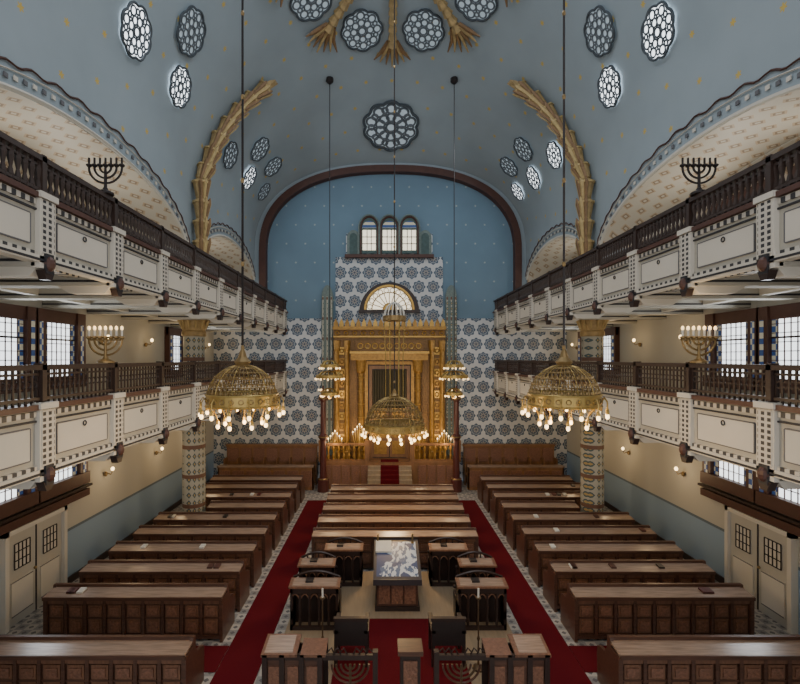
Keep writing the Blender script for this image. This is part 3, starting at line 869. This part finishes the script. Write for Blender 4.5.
# ------------------------------------------------------------------ ark platform and steps
PZ = 1.2
c = MB()
c.box(-3.1, 3.0, 19.9, YB + .04, 0, PZ, BENCH)
for i in range(7):
    c.box(-1.0, .9, 18.5 + i * .2, 19.9, 0, PZ * (i + 1) / 8, TANW)
for i in range(14):
    x = -3.0 + i * .42
    if -1.2 < x < .9: continue
    c.box(x, x + .36, 19.86, 19.9, .15, PZ - .15, CARV)
c.obj('ark_platform')
c = MB()
for i in range(7):
    z = PZ * (i + 1) / 8
    c.box(-.45, .35, 18.49 + i * .2, 18.7 + i * .2, z, z + .012, CARPET)
    c.box(-.45, .35, 18.485 + i * .2, 18.5 + i * .2, z - PZ / 8, z + .012, CARPET)
c.box(-.45, .35, 19.88, 20.4, PZ, PZ + .012, CARPET)
c.obj('stair_carpet')
for s in (-1, 1):
    c = MB(); x0, x1 = (-3.1, -1.05) if s < 0 else (.95, 3.0)
    c.box(x0, x1, 19.95, 20.03, PZ, PZ + .1, BENCH); c.box(x0, x1, 19.93, 20.05, PZ + .72, PZ + .82, BENCH)
    for i in range(9):
        c.lathe((x0 + .1 + i * .23, 19.99, PZ + .1), [(.04, 0), (.06, .15), (.03, .3), (.06, .5), (.04, .62)], 8, ARKG)
    for xx in (x0, x1): c.box(xx - .1, xx + .1, 19.9, 20.1, PZ, PZ + .95, BENCH)
    c.obj('ark_balustrade')
CX = -.05
c = MB(); Y = 20.75
c.box(CX - 2.58, CX + 2.58, Y, YB + .04, PZ, 7.1, ARKG2)
c.box(CX - 2.6, CX + 2.6, Y - .15, YB + .04, 7.1, 7.25, ARKG); c.box(CX - 2.58, CX + 2.58, Y - .08, Y, 6.75, 6.82, ARKH)
for i in range(20):
    x = CX - 2.47 + i * .26
    c.prism([(x - .1, 7.25), (x + .1, 7.25), (x + .1, 7.4), (x, 7.62), (x - .1, 7.4)], 'y', Y - .05, Y + .1, ARKH if i % 2 else ARKG)
for k in range(13): c.ring((CX - 2.4 + k * .4, Y - .03, 6.95), .09, .025, ARKH, 10, 4, XZ)
for sx in (-1, 1):
    for dx in (2.42, 1.95):
        c.lathe((CX + sx * dx, Y - .05, PZ), [(.17, 0), (.17, .3), (.12, .35), (.11, 4.9), (.14, 5.0), (.17, 5.4)], 10, ARKG)
    for k in range(10):
        c.box(CX + sx * 2.19 - .12, CX + sx * 2.19 + .12, Y - .05, Y, PZ + .25 + k * .5, PZ + .6 + k * .5, ARKH if k % 2 else ARKG)
        c.ring((CX + sx * 2.19, Y - .06, PZ + .43 + k * .5), .09, .02, ARKG2, 8, 4, XZ)
    c.lathe((CX + sx * 1.3, Y - .22, PZ), [(.22, 0), (.22, .4), (.13, .48), (.12, 3.9), (.2, 4.0), (.25, 4.5)], 12, ARKG)
    for k in range(6): c.ring((CX + sx * 1.3, Y - .22, PZ + .7 + k * .6), .14, .025, ARKH, 12, 4)
    c.box(CX + sx * 1.62 - .12, CX + sx * 1.62 + .12, Y - .12, Y, PZ, 6.2, ARKG2)
c.box(CX - 1.75, CX + 1.75, Y - .4, Y, 5.7, 6.0, ARKG); c.box(CX - 1.8, CX + 1.8, Y - .45, Y, 6.0, 6.1, ARKH)
c.box(CX - 1.55, CX + 1.55, Y - .3, Y, 6.1, 6.6, ARKG2)
for k in range(9): c.ring((CX - 1.32 + k * .33, Y - .31, 6.35), .12, .03, ARKH, 12, 5, XZ)
c.box(CX - 1.08, CX + 1.08, Y - .02, Y - .001, PZ, 5.7, DARK)
for q, mt in ((1.06, ARKG), (.86, BENCH)):
    for sx in (-1, 1): c.box(CX + sx * q - .07, CX + sx * q + .07, Y - .16, Y - .02, PZ, 5.5 - (1.06 - q), mt)
    c.box(CX - q - .07, CX + q + .07, Y - .16, Y - .02, 5.5 - (1.06 - q), 5.65 - (1.06 - q), mt)
for i in range(14):
    c.lathe((CX - .74 + i * .1138, Y - .06, 3.5), [(.055, 0), (.06, 1.0), (.05, 1.75)], 6, CURT)
for sx in (-1, 1):
    c.box(CX + sx * .02, CX + sx * .8, Y - .1, Y - .03, PZ + .05, 3.5, BENCH)
    for k in range(3): c.box(CX + sx * .12, CX + sx * .7, Y - .13, Y - .1, PZ + .2 + k * .75, PZ + .8 + k * .75, ARKG)
c.obj('torah_ark')
for X in (-2.95, 2.85):
    c = MB(); Yp = 19.6
    c.lathe((X, Yp, 0), [(.24, 0), (.24, .5), (.15, .6), (.12, 2.2), (.18, 2.3), (.18, 2.45), (.12, 2.5), (.11, 3.9), (.2, 4.0), (.2, 4.12), (.05, 4.3), (.03, 4.6)], 12, REDW)
    for k in (.55, 2.37, 4.05): c.ring((X, Yp, k), .2, .03, BRASS, 16, 5)
    for i in range(6):
        a = 2 * pi * i / 6; zz = 4.35
        c.tube([(X, Yp, zz - .1), (X + .18 * cos(a), Yp + .18 * sin(a), zz)], .015, 4, GOLD)
        c.ball((X + .19 * cos(a), Yp + .19 * sin(a), zz + .06), .035, BULBS, 1.2, 6)
    c.obj('lamp_post')
def candelabrum(X, Y, z, n, W, H):
    c = MB()
    c.lathe((X, Y, z), [(.09, 0), (.08, .05), (.04, .12), (.03, H)], 10, GOLD)
    for i in range(n):
        t = -1 + 2 * i / (n - 1); x = X + W / 2 * t; zz = z + H + .35 * (1 - abs(t)) - .1
        c.tube([(X, Y, z + H * .45), (X + W / 3 * t, Y, z + H * .55), (x, Y, zz)], .016, 4, GOLD)
        c.lathe((x, Y, zz), [(.016, 0), (.016, .1)], 6, PAPER)
        c.ball((x, Y, zz + .13), .026, BULB, 1.5, 6)
    o = c.obj('candelabrum')
    light('candelabrum_light', 'POINT', (X, Y - .45, z + H), 24, WARM, .25, parent=o)
for X, hh in ((-2.5, .95), (-1.4, 1.25), (1.3, 1.25), (2.4, .95)): candelabrum(X, 20.19, PZ, 7, .6, hh)

def choir(x0, x1):
    c = MB(); Y = 20.5
    c.box(x0, x1, Y + .4, Y + .5, 0, 1.75, BENCH)
    c.box(x0 - .03, x1 + .03, Y + .34, Y + .54, 1.7, 1.8, BENCH)
    n = 7; st = (x1 - x0) / n
    for i in range(n):
        c.box(x0 + i * st + .06, x0 + (i + 1) * st - .06, Y + .37, Y + .4, 1.0, 1.62, CARV)
        c.box(x0 + i * st - .02, x0 + i * st + .03, Y, Y + .5, 0, 1.2, BENCH)
    c.box(x1 - .03, x1 + .02, Y, Y + .5, 0, 1.2, BENCH)
    c.box(x0, x1, Y, Y + .4, .42, .48, BENCH)
    c.box(x0, x1, Y - .75, Y - .7, 0, 1.0, BENCH)
    for i in range(n): c.box(x0 + i * st + .06, x0 + (i + 1) * st - .06, Y - .78, Y - .75, .15, .85, CARV)
    c.box(x0 - .02, x1 + .02, Y - .8, Y - .45, 1.0, 1.05, WOODT)
    for xx in (x0, x1 - .05): c.box(xx, xx + .05, Y - .75, Y - .45, 0, 1.0, BENCH)
    c.obj('choir_bench')
choir(-7.6, -3.4); choir(3.4, 7.6)

# ------------------------------------------------------------------ lighting
w = bpy.data.worlds.new('World'); scene.world = w; w.use_nodes = True
w.node_tree.nodes['Background'].inputs[0].default_value = (.95, .93, .93, 1)
w.node_tree.nodes['Background'].inputs[1].default_value = 1.3
for (X, Y, e) in ((-5.2, 11.4, 100), (5.2, 11.4, 100), (-4.9, 18, 60), (4.9, 18, 60), (0, 9.5, 230), (0, 4, 150)):
    n = vn(X, Y); p = Vector((X, Y, vz(X, Y))) + n * .4
    q = n.to_track_quat('-Z', 'Y').to_euler()
    light('skylight_daylight', 'AREA', p, e, DAY, 1.6, q)
for s in (-1, 1):
    for Y in (9.8, 17.8):
        light('window_daylight', 'AREA', (s * (WX - .35), Y, 6.1), 35, DAY, 1.2, (0, s * pi / 2, 0))
    light('window_daylight', 'AREA', (s * (WX - .35), 9.8, 3.3), 30, DAY, 1.0, (0, s * pi / 2, 0))

cam = bpy.data.cameras.new('camera'); cam.sensor_width = 36; cam.lens = 36 * 450 / 800
cam.shift_x = .02; cam.shift_y = .02; cam.clip_end = 200; cam.clip_start = .05
co = bpy.data.objects.new('camera', cam); COL.objects.link(co)
co.location = (-.3, 0, EYE); co.rotation_euler = (pi / 2, 0, 0)
scene.camera = co
